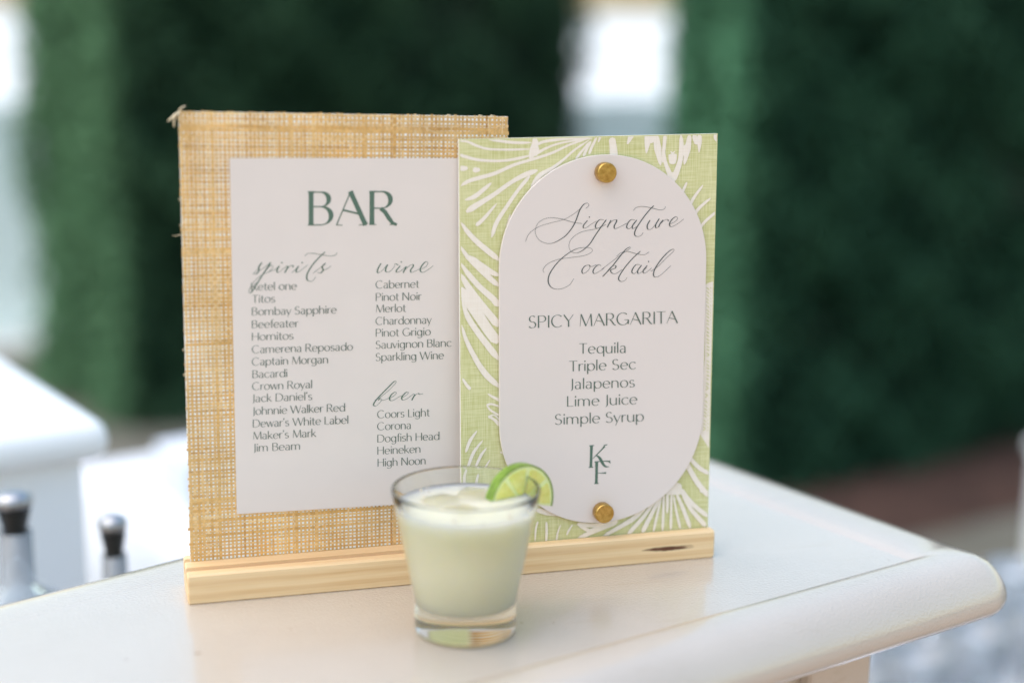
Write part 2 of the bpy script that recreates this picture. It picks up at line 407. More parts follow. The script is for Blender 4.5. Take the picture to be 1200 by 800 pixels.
def catmull(p, n=8):
    if len(p) < 3: return p
    p = [Vector(x) for x in p]; q = [p[0] * 2 - p[1]] + p + [p[-1] * 2 - p[-2]]; out = []
    for i in range(1, len(q) - 2):
        for k in range(n):
            t = k / n; a, b, c, d = q[i - 1], q[i], q[i + 1], q[i + 2]
            out.append(.5 * ((2 * b) + (c - a) * t + (2 * a - 5 * b + 4 * c - d) * t * t + (3 * b - 3 * c + d - a) * t ** 3))
    out.append(p[-1]); return out
class Print:                                   # flat print: ribbons collected in a sign's own coordinates
    def __init__(s, off): s.vs = []; s.fs = []; s.off = off; s.k = 0
    def ribbon(s, pts, ws):
        P = [Vector(p) for p in pts]; n = len(P)
        if n < 2: return
        y = -(s.off + s.k * 6e-6); s.k += 1; b0 = len(s.vs)
        for i in range(n):
            t = P[min(i + 1, n - 1)] - P[max(i - 1, 0)]
            if t.length < 1e-9: t = Vector((1, 0))
            t.normalize(); nn = Vector((-t.y, t.x)); w = ws[i] if hasattr(ws, '__len__') else ws
            for sg in (1, -1): q = P[i] + nn * (w / 2 * sg); s.vs.append((q.x, y, q.y))
        for i in range(n - 1): a = b0 + 2 * i; s.fs.append((a, a + 1, a + 3, a + 2))
    def disc(s, c, r, n=10, ry=None):
        y = -(s.off + s.k * 6e-6); s.k += 1; b0 = len(s.vs); ry = ry or r
        for i in range(n): a = 2 * math.pi * i / n; s.vs.append((c[0] + r * math.cos(a), y, c[1] + ry * math.sin(a)))
        s.fs.append(tuple(range(b0, b0 + n)))
    def poly(s, pts):
        y = -(s.off + s.k * 6e-6); s.k += 1; b0 = len(s.vs)
        for p in pts: s.vs.append((p[0], y, p[1]))
        s.fs.append(tuple(range(b0, b0 + len(pts))))
    def build(s, name, mat, parent, label=None, clip=None):
        bm = bmesh.new(); V = [bm.verts.new(v) for v in s.vs]
        for f in s.fs:
            try: bm.faces.new([V[i] for i in f])
            except ValueError: pass
        for co, no in clip or []:
            bmesh.ops.bisect_plane(bm, geom=bm.verts[:] + bm.edges[:] + bm.faces[:], plane_co=co, plane_no=no, clear_outer=True)
        for f in bm.faces:
            f.normal_update()
            if f.normal.y > 0: f.normal_flip()
        return tag(bobj(name, bm, mat, parent, recalc=False), label)

# ------------------------------------------------------------------ a light, high-contrast sans drawn as strokes (cap height 1)
X = .68
def A_(cx, cy, rx, ry, a0, a1, n=14): return [(cx + rx * math.cos(R(a0 + (a1 - a0) * k / n)), cy + ry * math.sin(R(a0 + (a1 - a0) * k / n))) for k in range(n + 1)]
def arch(x, w): return [(x, .40)] + A_(x + w / 2, X - .26, w / 2, .26, 170, 0) + [(x + w, 0)]
bowlL = A_(.30, X / 2, .24, X / 2, 90, 450, 22)
GL = {
 'a': (.50, [A_(.22, X - .2, .17, .2, 150, 0) + [(.39, .02), (.45, 0)], A_(.21, .19, .16, .19, 65, 345)]),
 'b': (.58, [[(.06, 1.05), (.06, 0)], A_(.30, X / 2, .24, X / 2, 180, 540, 22)]),
 'c': (.50, [A_(.29, X / 2, .25, X / 2, 45, 318, 18)]),
 'd': (.60, [bowlL, [(.54, 1.05), (.54, 0)]]),
 'e': (.55, [[(.05, .37), (.51, .37)] , A_(.28, X / 2, .24, X / 2, 5, 318, 20)]),
 'f': (.27, [A_(.26, .87, .13, .18, 60, 180) + [(.13, 0)], [(.0, .66), (.27, .66)]]),
 'g': (.58, [A_(.27, X / 2, .22, X / 2, 90, 450, 22), [(.50, X), (.50, -.06)] + A_(.27, -.06, .23, .24, 0, -145)]),
 'h': (.56, [[(.06, 1.05), (.06, 0)], arch(.06, .42)]),
 'i': (.16, [[(.08, X), (.08, 0)], 'dot.08']),
 'k': (.48, [[(.06, 1.05), (.06, 0)], [(.42, X), (.07, .27)], [(.17, .38), (.47, 0)]]),
 'l': (.15, [[(.07, 1.05), (.07, 0)]]),
 'm': (.92, [[(.06, X), (.06, 0)], arch(.06, .38), arch(.44, .38)]),
 'n': (.56, [[(.06, X), (.06, 0)], arch(.06, .42)]),
 'o': (.58, [A_(.29, X / 2, .25, X / 2, 90, 450, 24)]),
 'p': (.58, [[(.06, X), (.06, -.32)], A_(.30, X / 2, .24, X / 2, 180, 540, 22)]),
 'q': (.60, [bowlL, [(.54, X), (.54, -.32)]]),
 'r': (.33, [[(.06, X), (.06, 0)], [(.06, .38)] + A_(.26, X - .26, .19, .25, 170, 65)]),
 's': (.42, [A_(.21, X - .17, .15, .17, 35, 262) + A_(.20, .175, .165, .175, 80, -150)]),
 't': (.32, [[(.13, .9), (.13, .16)] + A_(.27, .16, .14, .16, 190, 290), [(0, .66), (.3, .66)]]),
 'u': (.56, [[(.06, X), (.06, .26)] + A_(.27, .26, .21, .26, 180, 350), [(.48, X), (.48, 0)]]),
 'v': (.46, [[(.0, X), (.23, 0)], [(.23, 0), (.45, X)]]),
 'w': (.72, [[(.0, X), (.2, 0)], [(.2, 0), (.36, X)], [(.36, X), (.54, 0)], [(.54, 0), (.71, X)]]),
 'y': (.46, [[(.0, X), (.24, 0)], [(.45, X), (.12, -.32)]]),
 "'": (.14, [[(.07, 1.05), (.05, .82)]]),
 ' ': (.26, []),
 'A': (.72, [[(.01, 0), (.35, 1)], [(.34, 1), (.70, 0)], [(.17, .45), (.585, .32)]]),
 'B': (.60, [[(.07, 1), (.07, 0)], [(.07, .985)] + [(.26, .985)] + A_(.30, .77, .19, .215, 90, -90) + [(.07, .555)], [(.25, .55)] + A_(.30, .285, .245, .27, 90, -90) + [(.07, .015)]]),
 'C': (.78, [A_(.43, .5, .38, .5, 48, 314, 24)]),
 'D': (.76, [[(.07, 1), (.07, 0)], [(.07, .985)] + A_(.30, .5, .41, .485, 90, -90, 20) + [(.07, .015)]]),
 'G': (.84, [A_(.43, .5, .38, .5, 48, 335, 24), [(.78, .42), (.78, .08)], [(.52, .42), (.80, .42)]]),
 'H': (.72, [[(.07, 1), (.07, 0)], [(.64, 1), (.64, 0)], [(.07, .52), (.64, .52)]]),
 'I': (.18, [[(.09, 1), (.09, 0)]]),
 'J': (.26, [[(.17, 1), (.17, .05)] + A_(.03, .05, .14, .2, 0, -80)]),
 'K': (.64, [[(.07, 1), (.07, 0)], [(.57, 1), (.08, .40)], [(.22, .56), (.63, 0)]]),
 'L': (.48, [[(.07, 1), (.07, 0)], [(.07, .015), (.47, .015)]]),
 'M': (.88, [[(.06, 0), (.12, 1)], [(.12, 1), (.44, .02)], [(.44, .02), (.76, 1)], [(.76, 1), (.82, 0)]]),
 'N': (.76, [[(.07, 0), (.07, 1)], [(.07, 1), (.66, 0)], [(.66, 0), (.66, 1)]]),
 'P': (.58, [[(.07, 1), (.07, 0)], [(.07, .985), (.28, .985)] + A_(.30, .73, .23, .255, 90, -90) + [(.07, .475)]]),
 'R': (.64, [[(.07, 1), (.07, 0)], [(.07, .985), (.28, .985)] + A_(.30, .74, .21, .245, 90, -90) + [(.07, .495)], [(.28, .49), (.38, .38), (.47, .20), (.56, .05), (.66, 0)]]),
 'S': (.54, [A_(.27, .75, .19, .25, 38, 262) + A_(.26, .255, .22, .255, 80, -152)]),
 'T': (.60, [[(.30, .98), (.30, 0)], [(.0, .98), (.60, .98)]]),
 'W': (1.06, [[(.0, 1), (.28, 0)], [(.28, 0), (.53, 1)], [(.53, 1), (.80, 0)], [(.80, 0), (1.05, 1)]]),
 'Y': (.62, [[(.0, 1), (.31, .46)], [(.31, .46), (.31, 0)], [(.61, 1), (.31, .46)]]),
}
def nib(dx, dy, thin, thick):
    a = math.atan2(dy, dx); return thin + (thick - thin) * abs(math.sin(a - R(11))) ** 1.7
def setline(pr, pl, text, x0, x1, yb, slope, cap, thin, thick, track=.045, flare=0.):
    """text from picture x0 to x1 on a baseline through (x0, yb) with the given slope; sizes in picture pixels"""
    W = 0; pos = []
    for ch in text: pos.append(W); W += GL[ch][0] + track
    W -= track; kx = (x1 - x0) / W
    def px(u, v): X_ = x0 + u * kx; return (X_ - v * cap * .0, yb + slope * (X_ - x0) - v * cap)
    for ch, p0 in zip(text, pos):
        for st in GL[ch][1]:
            if isinstance(st, str):
                q = px(p0 + .08, .93); pr.disc(pl(*q), thick * .62 * MPP); continue
            P = [px(p0 + u, v) for u, v in st]
            if flare or len(P) == 2:
                Q = []
                for a, b in zip(P, P[1:]):
                    n = 10 if len(P) == 2 else 1
                    Q += [(a[0] + (b[0] - a[0]) * k / n, a[1] + (b[1] - a[1]) * k / n) for k in range(n)]
                P = Q + [P[-1]]
            Ls = [0]
            for a, b in zip(P, P[1:]): Ls.append(Ls[-1] + math.dist(a, b))
            ws = []
            for i in range(len(P)):
                a, b = P[max(i - 1, 0)], P[min(i + 1, len(P) - 1)]
                w = nib(b[0] - a[0], -(b[1] - a[1]), thin, thick)
                if len(st) == 2 and (st[1][0] - st[0][0]) * (st[1][1] - st[0][1]) > .015: w = thin * 1.25
                e = min(Ls[i], Ls[-1] - Ls[i]); w *= 1 + flare * math.exp(-e / (cap * .035))
                ws.append(w * MPP)
            pr.ribbon([pl(*q) for q in P], ws)

def script(pr, pl, strokes, sc_, ox, oy, thin, thick):
    """pointed-pen lettering: heavy going down the slant, hairline going up"""
    for st in strokes:
        if len(st) == 1: pr.disc(pl(ox + st[0][0] / sc_, oy + st[0][1] / sc_), thick * .55 * MPP); continue
        P = [(ox + p.x / sc_, oy + p.y / sc_) for p in catmull(st, 7)]
        ws = []
        for i in range(len(P)):
            a, b = P[max(i - 2, 0)], P[min(i + 2, len(P) - 1)]; d = math.dist(a, b) or 1
            dn = max(0, (b[1] - a[1]) / d); ws.append((thin + (thick - thin) * dn ** 1.5) * MPP)
        pr.ribbon([pl(*q) for q in P], ws)

SL = lambda y: .002 - .000137 * (y - 186)      # how printed lines run in the picture

# ------------------------------------------------------------------ the rattan bar menu
pb = Plane(YB, LB)
bar = empty('bar_menu_sign', (0, YB, SH), label='larger woven raffia board with a white card headed BAR, in the rear slot', cat='menu sign'); bar.rotation_euler = (-LB, 0, 0)
bl, tl, tr = pb(223, 657.5), pb(209.5, 131), pb(595.5, 137)
br = Vector((tr.x - (tl.x - bl.x) * .4, -.008)); bl = Vector((bl.x, -.008))
def quadprism(q, y0, y1, mat, name, parent, bev=0):
    bm = bmesh.new(); a = [bm.verts.new((p.x, y0, p.y)) for p in q]; b = [bm.verts.new((p.x, y1, p.y)) for p in q]
    bm.faces.new(a); bm.faces.new(b)
    for i in range(4): bm.faces.new((a[i], a[(i + 1) % 4], b[(i + 1) % 4], b[i]))
    if bev: bmesh.ops.bevel(bm, geom=bm.edges[:], offset=bev, segments=1, affect='EDGES')
    return bobj(name, bm, mat, parent)
quadprism([bl, br, tr, tl], 0.0005, .0030, M_edge, 'backing_board', bar)
quadprism([bl + Vector((.0006, 0)), br - Vector((.0006, 0)), tr - Vector((.0006, .0006)), tl + Vector((.0006, -.0006))], .00005, .00045, M_paperwhite, 'white_backing_paper', bar)
def weave():
    W0 = .5 * ((br.x - bl.x) + (tr.x - tl.x)); H0 = tl.y - bl.y
    V = []; F = []; Tn = []; base = 0
    def Q(u, v):                                # bilinear inside the board, u,v 0..1
        x = (bl.x * (1 - u) + br.x * u) * (1 - v) + (tl.x * (1 - u) + tr.x * u) * v
        z = (bl.y * (1 - u) + br.y * u) * (1 - v) + (tl.y * (1 - u) + tr.y * u) * v
        return x, z
    nc, nr = 80, 122
    cu = (np.arange(nc) + .5 + rng.normal(0, .06, nc)) / nc; rv = (np.arange(nr) + .5 + rng.normal(0, .07, nr)) / nr
    pal = np.array([(.71, .41, .13), (.78, .49, .185), (.84, .57, .26), (.74, .43, .145), (.58, .31, .09), (.88, .65, .36)])
    def fld(seed):
        g = np.random.default_rng(seed).normal(0, 1, (9, 9))
        def f(u, v):
            x, y = u * 7.99, v * 7.99; i = np.minimum(x.astype(int), 7); j = np.minimum(y.astype(int), 7); a = x - i; b = y - j
            a = a * a * (3 - 2 * a); b = b * b * (3 - 2 * b)
            return g[j, i] * (1 - a) * (1 - b) + g[j, i + 1] * a * (1 - b) + g[j + 1, i] * (1 - a) * b + g[j + 1, i + 1] * a * b
        return f
    fw, fg = fld(3), fld(4)
    for horiz in (0, 1):
        n, m = (nc, nr) if not horiz else (nr, nc)
        pitch = (W0 / nc) if not horiz else (H0 / nr)
        for i in range(n):
            t = np.arange(0, m * 2 + 1) / (m * 2)
            c = (cu if not horiz else rv)[i]
            wob = np.interp(t, np.linspace(0, 1, 14), rng.normal(0, .05, 14)) * pitch
            wid0 = rng.uniform(.46, .60) if rng.random() > .08 else rng.uniform(.72, .95)
            uu, vv = (np.full_like(t, c), t) if not horiz else (t, np.full_like(t, c))
            edge = .06 * np.clip((vv - .45) * 2.2, 0, 1)
            w = pitch * np.clip(wid0 + .06 * fw(uu, vv) + edge + np.interp(t, np.linspace(0, 1, 40), rng.normal(0, .04, 40)), .36, 1.22)
            ph = np.sin(np.pi * (t * m - .0)) * (1 if i % 2 == 0 else -1) * (1 if horiz else -1)
            lift = .00010 + .00008 * ph
            e0, e1 = rng.normal(0, .0004, 2)
            x, z = Q(uu, vv)
            if horiz: z = z + wob; x = x.copy(); x[0] += e0; x[-1] += e1
            else: x = x + wob; z = z.copy(); z[-1] += abs(e1) * 1.2
            cidx = rng.choice(6, p=[.22, .27, .18, .19, .08, .06]); cb = pal[cidx]
            cs = pal[rng.integers(0, 6, 10)]
            cc = np.stack([np.interp(t, np.linspace(0, 1, 10), cs[:, k]) for k in range(3)], 1) * .45 + cb * .55
            cc *= (1 + .10 * fg(uu, vv)[:, None] + rng.normal(0, .05, (len(t), 1)))
            for s, dy in ((-1, 0), (0, .00013), (1, 0)):
                if horiz: V.append(np.stack([x, -(lift + dy), z + s * w / 2], 1))
                else: V.append(np.stack([x + s * w / 2, -(lift + dy), z], 1))
                Tn.append(cc)
            k = len(t); idx = np.arange(k - 1)
            for s in (0, 1):
                a = base + s * k + idx; b = a + k
                F.append(np.stack([a, a + 1, b + 1, b], 1))
            base += 3 * k
    V = np.concatenate(V); F = np.concatenate(F); Tn = np.clip(np.concatenate(Tn), .02, .95)
    me = bpy.data.meshes.new('raffia_weave'); me.from_pydata(V.tolist(), [], F.tolist()); me.update()
    at = me.attributes.new('tint', 'FLOAT_COLOR', 'POINT'); at.data.foreach_set('color', np.concatenate([Tn, np.ones((len(Tn), 1))], 1).ravel().astype(np.float32))
    me.materials.append(M_raffia); me.shade_smooth()
    o = link(bpy.data.objects.new('raffia_weave', me), bar); o['kind'] = 'stuff'; tag(o, 'tan and honey coloured raffia weave with white showing through')
weave()
M_fray = simple('raffia_end', (.80, .66, .44), .6)
def fray(pts, r):
    bobj('frayed_strand', tube([(pb(*p).x, y, pb(*p).y) for p, y in pts], r, 5), M_fray, bar, smooth=True)
fray([((211, 131.5), -.0004), ((206, 134), -.001), ((201, 138), -.002), ((196, 142), -.003)], [.0007, .0008, .0007, .0003])
fray([((209, 132), -.0004), ((211, 128), .0), ((214, 125.5), .001), ((218, 124.5), .002)], [.0004, .0005, .0004, .0002])
fray([((206, 134), -.001), ((204.3, 139), -.001), ((203.6, 144), -.001), ((203.8, 149), -.001)], [.0004, .0005, .0005, .0003])
for a in ((395, 134.6), (523, 135.8), (560, 136.4), (574, 136.5)):
    fray([((a[0], a[1] + .8), .001), ((a[0] + 2, a[1] - 1.2), .001), ((a[0] + 6, a[1] - .9), .001)], [.0003, .0003, .00015])
for k, y in enumerate((232, 262, 408, 437)):
    x = 209.5 + (y - 131) * .0257
    fray([((x + .5, y), 0), ((x - 2.2, y + 1.5), 0), ((x - 1.5, y + 4), 0)], [.0003, .0003, .00015])

bm = bmesh.new()
for k in range(46):
    if k % 3 == 0: px_, py_ = random.uniform(212, 262), random.uniform(140, 640)
    elif k % 3 == 1: px_, py_ = random.uniform(215, 590), random.uniform(138, 180)
    else: px_, py_ = random.uniform(225, 470), random.uniform(608, 645)
    c_ = pb(px_, py_); a_ = random.choice((0, math.pi / 2)) + random.gauss(0, .25); l_ = random.uniform(.004, .012)
    P_ = [(c_.x + math.cos(a_) * l_ * (t_ - .5), -.0005 - .0011 * math.sin(math.pi * t_) - .0003, c_.y + math.sin(a_) * l_ * (t_ - .5) + .0006 * math.sin(t_ * 4 + k)) for t_ in (0, .25, .5, .75, 1)]
    t2 = tube(P_, [.00010, .00016, .00018, .00015, .00008], 4); m2 = bpy.data.meshes.new('t'); t2.to_mesh(m2); t2.free(); bm.from_mesh(m2); bpy.data.meshes.remove(m2)
o = bobj('loose_fibres', bm, M_fray, bar, smooth=True); o['kind'] = 'stuff'
CT = .0013                                      # card stands this far forward of the board face
pc = Plane(YB, LB, CT)
ctl, cbl = pc(269, 185.5), pc(277.5, 602)
crt = Vector((ctl.x + .1425, pc(537, 186).y)); crb = Vector((cbl.x + .1425, pc(460, 591.9).y - .0005))
card = quadprism([cbl, crb, crt, ctl], -CT, -.0005, M_card, 'menu_card', bar)
PO = CT + .00012
def line(pl, parent, name, *a, mat=None, **k):
    pr = Print(k.pop('off')); setline(pr, pl, *a, **k); return pr.build(name, mat or M_ink2, parent)
# BAR, drawn larger with small serifs
pr = Print(PO)
setline(pr, pc, 'BAR', 361, 464, 264.2, -.0085, 39.5, .95, 5.3, track=.06, flare=.16)
for x0, x1, yy in ((360.3, 368.5, 224.6), (360.3, 368.5, 263.7), (395.0, 401.0, 263.8), (420.5, 429.5, 263.5), (432.8, 441, 224.2), (432.8, 441, 263.2), (456.5, 465, 263.1)):
    pr.ribbon([pc(x0, yy), pc((x0 + x1) / 2, yy - .1), pc(x1, yy)], [.9 * MPP, .7 * MPP, .9 * MPP])
pr.build('heading_lettering', M_ink, card, 'large dark green BAR lettering')
left = [('Ketel one', 294, 347.8, 340.3), ('Titos', 295.3, 322.5, 354.7), ('Bombay Sapphire', 294.8, 394.4, 369.4), ('Beefeater', 294.8, 349.7, 384.4), ('Hornitos', 294.8, 344, 398.8),
        ('Camerena Reposado', 295, 413.4, 413.8), ('Captain Morgan', 295, 384.7, 428.1), ('Bacardi', 295.4, 336.9, 442.8), ('Crown Royal', 295.3, 366, 456.9), ("Jack Daniel's", 295.5, 366, 471.0),
        ('Johnnie Walker Red', 295.8, 404.4, 485.9), ("Dewar's White Label", 296, 408.4, 500.6), ("Maker's Mark", 296.3, 370.3, 514.7), ('Jim Beam', 296.8, 352.2, 528.9)]
right = [('Cabernet', 440, 491, 337.9), ('Pinot Noir', 440, 493.8, 352.5), ('Merlot', 440.3, 475.6, 366), ('Chardonnay', 440, 505.6, 380.6), ('Pinot Grigio', 440, 504.7, 394.4), ('Sauvignon Blanc', 440, 529, 408.4),
         ('Sparkling Wine', 440, 520, 422.8), ('Coors Light', 441.9, 503.4, 489.8), ('Corona', 441.9, 481.9, 503.8), ('Dogfish Head', 441.9, 515, 518.1), ('Heineken', 441.9, 493, 532.2), ('High Noon', 442.2, 499, 546.3)]
for t_, x0, x1, y in left + right:
    line(pc, card, 'menu_line', t_, x0, x1, y, SL(y) * 1.05, 9.0, .36, 1.02, off=PO)
def scr(pl, parent, off, strokes, *a, mat=None):
    pr = Print(off); script(pr, pl, strokes, *a); return pr.build('script_lettering', mat or M_ink, parent)
scr(pc, card, PO, [
 [(75, 190), (100, 165), (118, 138), (124, 128), (108, 150), (107, 172), (92, 190), (78, 183)], [(110, 172), (135, 155), (165, 132)],
 [(172, 126), (150, 160), (120, 205), (85, 262), (66, 288), (55, 290), (58, 268), (90, 222), (130, 190), (160, 178), (182, 155), (176, 140), (160, 150), (148, 166)], [(160, 178), (195, 165), (216, 146)],
 [(218, 145), (206, 168), (210, 181), (235, 165), (262, 143)], [(232, 128)], [(266, 147), (255, 168), (247, 182)], [(256, 168), (275, 148), (290, 143), (292, 152)],
 [(285, 182), (305, 165), (322, 146), (310, 168), (314, 181), (340, 165), (372, 140)], [(342, 128)],
 [(465, 70), (435, 98), (408, 127), (382, 163), (367, 196), (369, 220), (388, 229), (404, 220), (415, 203)], [(355, 93), (372, 79), (405, 78), (450, 86), (495, 92), (522, 86), (531, 74)],
 [(400, 185), (440, 155), (468, 130), (450, 150), (455, 168), (440, 184), (424, 180)], [(456, 170), (478, 160), (497, 146)]], 4.615, 280, 280, .42, 1.5)
scr(pc, card, PO, [
 [(768, 132), (752, 160), (748, 178), (756, 183), (780, 165), (803, 138), (794, 160), (795, 177), (815, 176), (840, 150), (845, 133), (862, 142)],
 [(872, 145), (853, 168), (852, 180), (870, 176), (900, 152)], [(878, 124)], [(905, 148), (894, 170), (888, 183)], [(893, 172), (920, 146), (940, 138), (942, 148), (928, 168), (934, 181), (960, 170), (985, 158)],
 [(988, 162), (1012, 148), (1022, 130), (1010, 123), (992, 140), (981, 160), (983, 176), (998, 180), (1025, 164), (1050, 145)]], 4.615, 280, 280, .42, 1.5)
scr(pc, card, PO, [
 [(118, 238), (160, 215), (215, 170), (262, 122), (272, 102), (255, 105), (215, 145), (165, 195), (125, 240), (108, 270), (122, 280), (148, 262), (165, 238), (158, 225), (142, 238)], [(160, 240), (190, 235), (222, 222)],
 [(228, 222), (258, 205), (273, 186), (262, 180), (240, 195), (224, 222), (232, 241), (258, 235), (290, 215), (312, 205)],
 [(318, 218), (345, 202), (360, 184), (348, 179), (328, 195), (312, 218), (318, 236), (345, 230), (375, 208), (402, 190)],
 [(408, 196), (395, 218), (384, 238)], [(394, 222), (412, 200), (432, 188), (440, 196), (466, 190)]], 6.15, 420, 430, .42, 1.6)

# ------------------------------------------------------------------ the green cocktail sign
pg = Plane(YG, LG)
cock = empty('cocktail_sign', (0, YG, SH), label='smaller pale green palm print board with white arched Signature Cocktail panel, in the front slot', cat='menu sign'); cock.rotation_euler = (-LG, 0, 0)
gbr, gtr, gtl = pg(829.5, 617), pg(841, 156.7), pg(538, 163.3)
gbl = Vector((gtl.x + .0002, -.008)); gbr = Vector((gbr.x, -.008))
quadprism([gbl, gbr, gtr, gtl], .0004, .0030, M_edge, 'backing_board', cock)
quadprism([gbl, gbr, gtr, gtl], 0, .0004 - .00002, M_green, 'green_printed_face', cock)
pr = Print(.00008)
def palm(P, ox, oy, s, w):
    """w: list of widths (picture units of that enlargement) along the stroke"""
    Q = catmull([Vector(p) for p in P], 6) if len(P) > 2 else [Vector(P[0]) + (Vector(P[1]) - Vector(P[0])) * k / 6 for k in range(7)]
    n = len(Q); ww = np.interp(np.linspace(0, 1, n), np.linspace(0, 1, len(w)), w)
    ww = ww * np.array([min(1, .35 + 1.3 * min(i, n - 1 - i) / n * 6) for i in range(n)])
    pr.ribbon([pg(ox + q.x / s, oy + q.y / s) for q in Q], [x / s * MPP * 1.08 for x in ww])
def P1(P, *w): palm(P, 530, 150, 6.156, w)
P1([(40, 92), (110, 100), (180, 130), (260, 152), (400, 157), (560, 153)], 12, 16, 14, 14)
P1([(265, 85), (350, 95), (450, 106), (570, 106)], 12, 18, 18, 14)
P1([(40, 190), (110, 212), (200, 232), (340, 238), (450, 225), (560, 200)], 22, 18, 16, 20)
P1([(590, 70), (598, 110), (585, 155), (562, 228)], 24, 44, 50, 30)
P1([(585, 130), (600, 160), (585, 200)], 50, 50, 40)
P1([(600, 125), (660, 100), (760, 85), (900, 76), (1010, 76)], 18, 18, 14, 12)
P1([(600, 190), (670, 150), (760, 115), (860, 95), (985, 78)], 22, 14, 12, 12)
P1([(62, 420), (90, 398), (150, 372), (300, 330), (450, 265), (600, 220), (720, 180), (850, 120), (990, 75)], 14, 22, 26, 22, 18, 18, 14, 12)
P1([(55, 290), (80, 292), (112, 290)], 30, 34, 20)
P1([(150, 295), (170, 303), (200, 300)], 26, 34, 20)
P1([(90, 520), (160, 495), (230, 440), (282, 395)], 14, 30, 26, 14)
P1([(100, 605), (180, 555), (300, 480), (420, 395), (520, 340), (615, 305)], 44, 36, 28, 26, 32, 34)
P1([(170, 705), (230, 650), (320, 545)], 26, 24, 12)
P1([(283, 790), (320, 680), (400, 555), (480, 440), (560, 345)], 24, 28, 24, 22, 26)
P1([(383, 800), (400, 700), (418, 620)], 20, 18, 8)
P1([(560, 470), (600, 385), (640, 335), (720, 290), (800, 230), (880, 160), (990, 85)], 26, 34, 30, 22, 16, 14, 12)
P1([(890, 225), (920, 185), (990, 100)], 16, 16, 12); P1([(945, 205), (970, 150), (1000, 95)], 20, 18, 14)
P1([(1040, 70), (1010, 130), (985, 190)], 16, 18, 18); P1([(1150, 70), (1160, 140), (1165, 210)], 44, 50, 58)
def P2(P, *w): palm(P, 700, 150, 6.153, w)
P2([(245, 50), (232, 80), (215, 118)], 40, 30, 12); P2([(22, 60), (5, 105)], 20, 8)
P2([(365, 50), (360, 110), (352, 185)], 50, 40, 10); P2([(395, 50), (385, 110)], 40, 30)
P2([(420, 50), (435, 150), (455, 270)], 36, 52, 18); P2([(470, 150), (490, 250), (520, 330), (535, 385)], 24, 24, 34, 40)
P2([(488, 50), (480, 140), (470, 250)], 26, 24, 18)
P2([(602, 50), (605, 150), (595, 240), (565, 330), (545, 385)], 26, 34, 34, 40, 36)
P2([(665, 50), (650, 150), (625, 265)], 30, 44, 18); P2([(640, 120), (620, 200)], 34, 26)
P2([(735, 50), (735, 110), (732, 178)], 34, 32, 8); P2([(695, 50), (715, 120)], 36, 26)
P2([(860, 40), (850, 70), (862, 100)], 40, 26, 10)
P2([(542, 185), (542, 225), (540, 262)], 60, 56, 40); P2([(526, 168), (541, 182), (558, 168)], 9, 9, 9)
P2([(541, 318), (541, 350)], 50, 40); P2([(541, 385), (541, 430)], 34, 22); P2([(555, 385), (560, 420)], 10, 8)
P2([(595, 490), (620, 445), (645, 390)], 24, 20, 14); P2([(655, 585), (690, 510), (760, 412)], 22, 22, 14)
P2([(690, 640), (730, 580), (815, 505)], 26, 22, 16); P2([(725, 745), (770, 680), (860, 600)], 18, 20, 18)
def P3(P, *w): palm(P, 530, 270, 6.156, w)
P3([(60, -60), (110, 10), (170, 75), (240, 135), (340, 215)], 14, 30, 34, 36, 36)
P3([(55, 110), (110, 190), (180, 260), (270, 345), (335, 400)], 16, 28, 36, 36, 30)
P3([(180, 240), (260, 290), (335, 325)], 50, 40, 22); P3([(90, 180), (150, 215), (230, 270)], 20, 44, 36)
P3([(55, 230), (120, 320), (200, 410), (290, 490), (335, 545)], 14, 34, 36, 40, 46)
P3([(58, 310), (110, 400), (190, 510), (270, 610), (335, 690)], 24, 40, 44, 48, 52)
P3([(65, 410), (110, 500), (180, 600), (260, 720), (330, 810)], 40, 66, 70, 66, 66)
P3([(66, 490), (110, 620), (180, 730), (240, 810), (335, 930)], 14, 36, 38, 40, 44)
P3([(66, 680), (100, 790), (170, 930), (240, 1040), (335, 1130)], 14, 26, 34, 34, 26)
def P6(P, *w): palm(P, 530, 340, 3.636, w)
P6([(45, 180), (80, 260), (140, 350), (198, 405)], 10, 16, 18, 14); P6([(43, 375), (60, 402), (77, 422)], 8, 12, 14)
P6([(150, 440), (175, 455), (205, 470)], 6, 10, 12); P6([(145, 488), (168, 484), (205, 496)], 10, 8, 8); P6([(146, 490), (165, 512), (205, 535)], 6, 8, 8)
P6([(152, 535), (175, 548), (205, 575)], 12, 10, 18); P6([(158, 534), (180, 532), (205, 556)], 6, 6, 6)
P6([(105, 597), (75, 640), (56, 690)], 6, 14, 10); P6([(130, 637), (90, 690), (65, 755)], 6, 13, 12); P6([(145, 670), (120, 705), (93, 765)], 6, 12, 10); P6([(160, 720), (145, 745), (128, 780)], 4, 8, 8)
P6([(203, 688), (225, 694), (255, 705)], 8, 12, 14)
P6([(60, 780), (50, 820), (55, 900)], 8, 12, 10); P6([(110, 800), (100, 850), (100, 930)], 8, 12, 10)
def P7(P, *w): palm(P, 640, 530, 6, w)
P7([(990, 0), (1030, 60), (1080, 110), (1150, 150)], 16, 26, 30, 24); P7([(975, 55), (1020, 140), (1070, 220), (1145, 310)], 34, 34, 36, 34); P7([(1080, 265), (1110, 272), (1145, 270)], 26, 20, 8)
P7([(860, 240), (900, 235), (950, 250)], 50, 60, 44); P7([(830, 275), (890, 262), (955, 275)], 50, 70, 44)
P7([(940, 255), (985, 310), (1050, 380), (1140, 450)], 40, 28, 30, 30); P7([(955, 290), (1020, 400), (1080, 470), (1120, 515)], 24, 28, 32, 34)
P7([(915, 290), (960, 390), (1012, 528)], 20, 26, 28); P7([(893, 300), (915, 420), (942, 533)], 12, 16, 20); P7([(880, 290), (876, 420), (874, 540)], 16, 16, 22)
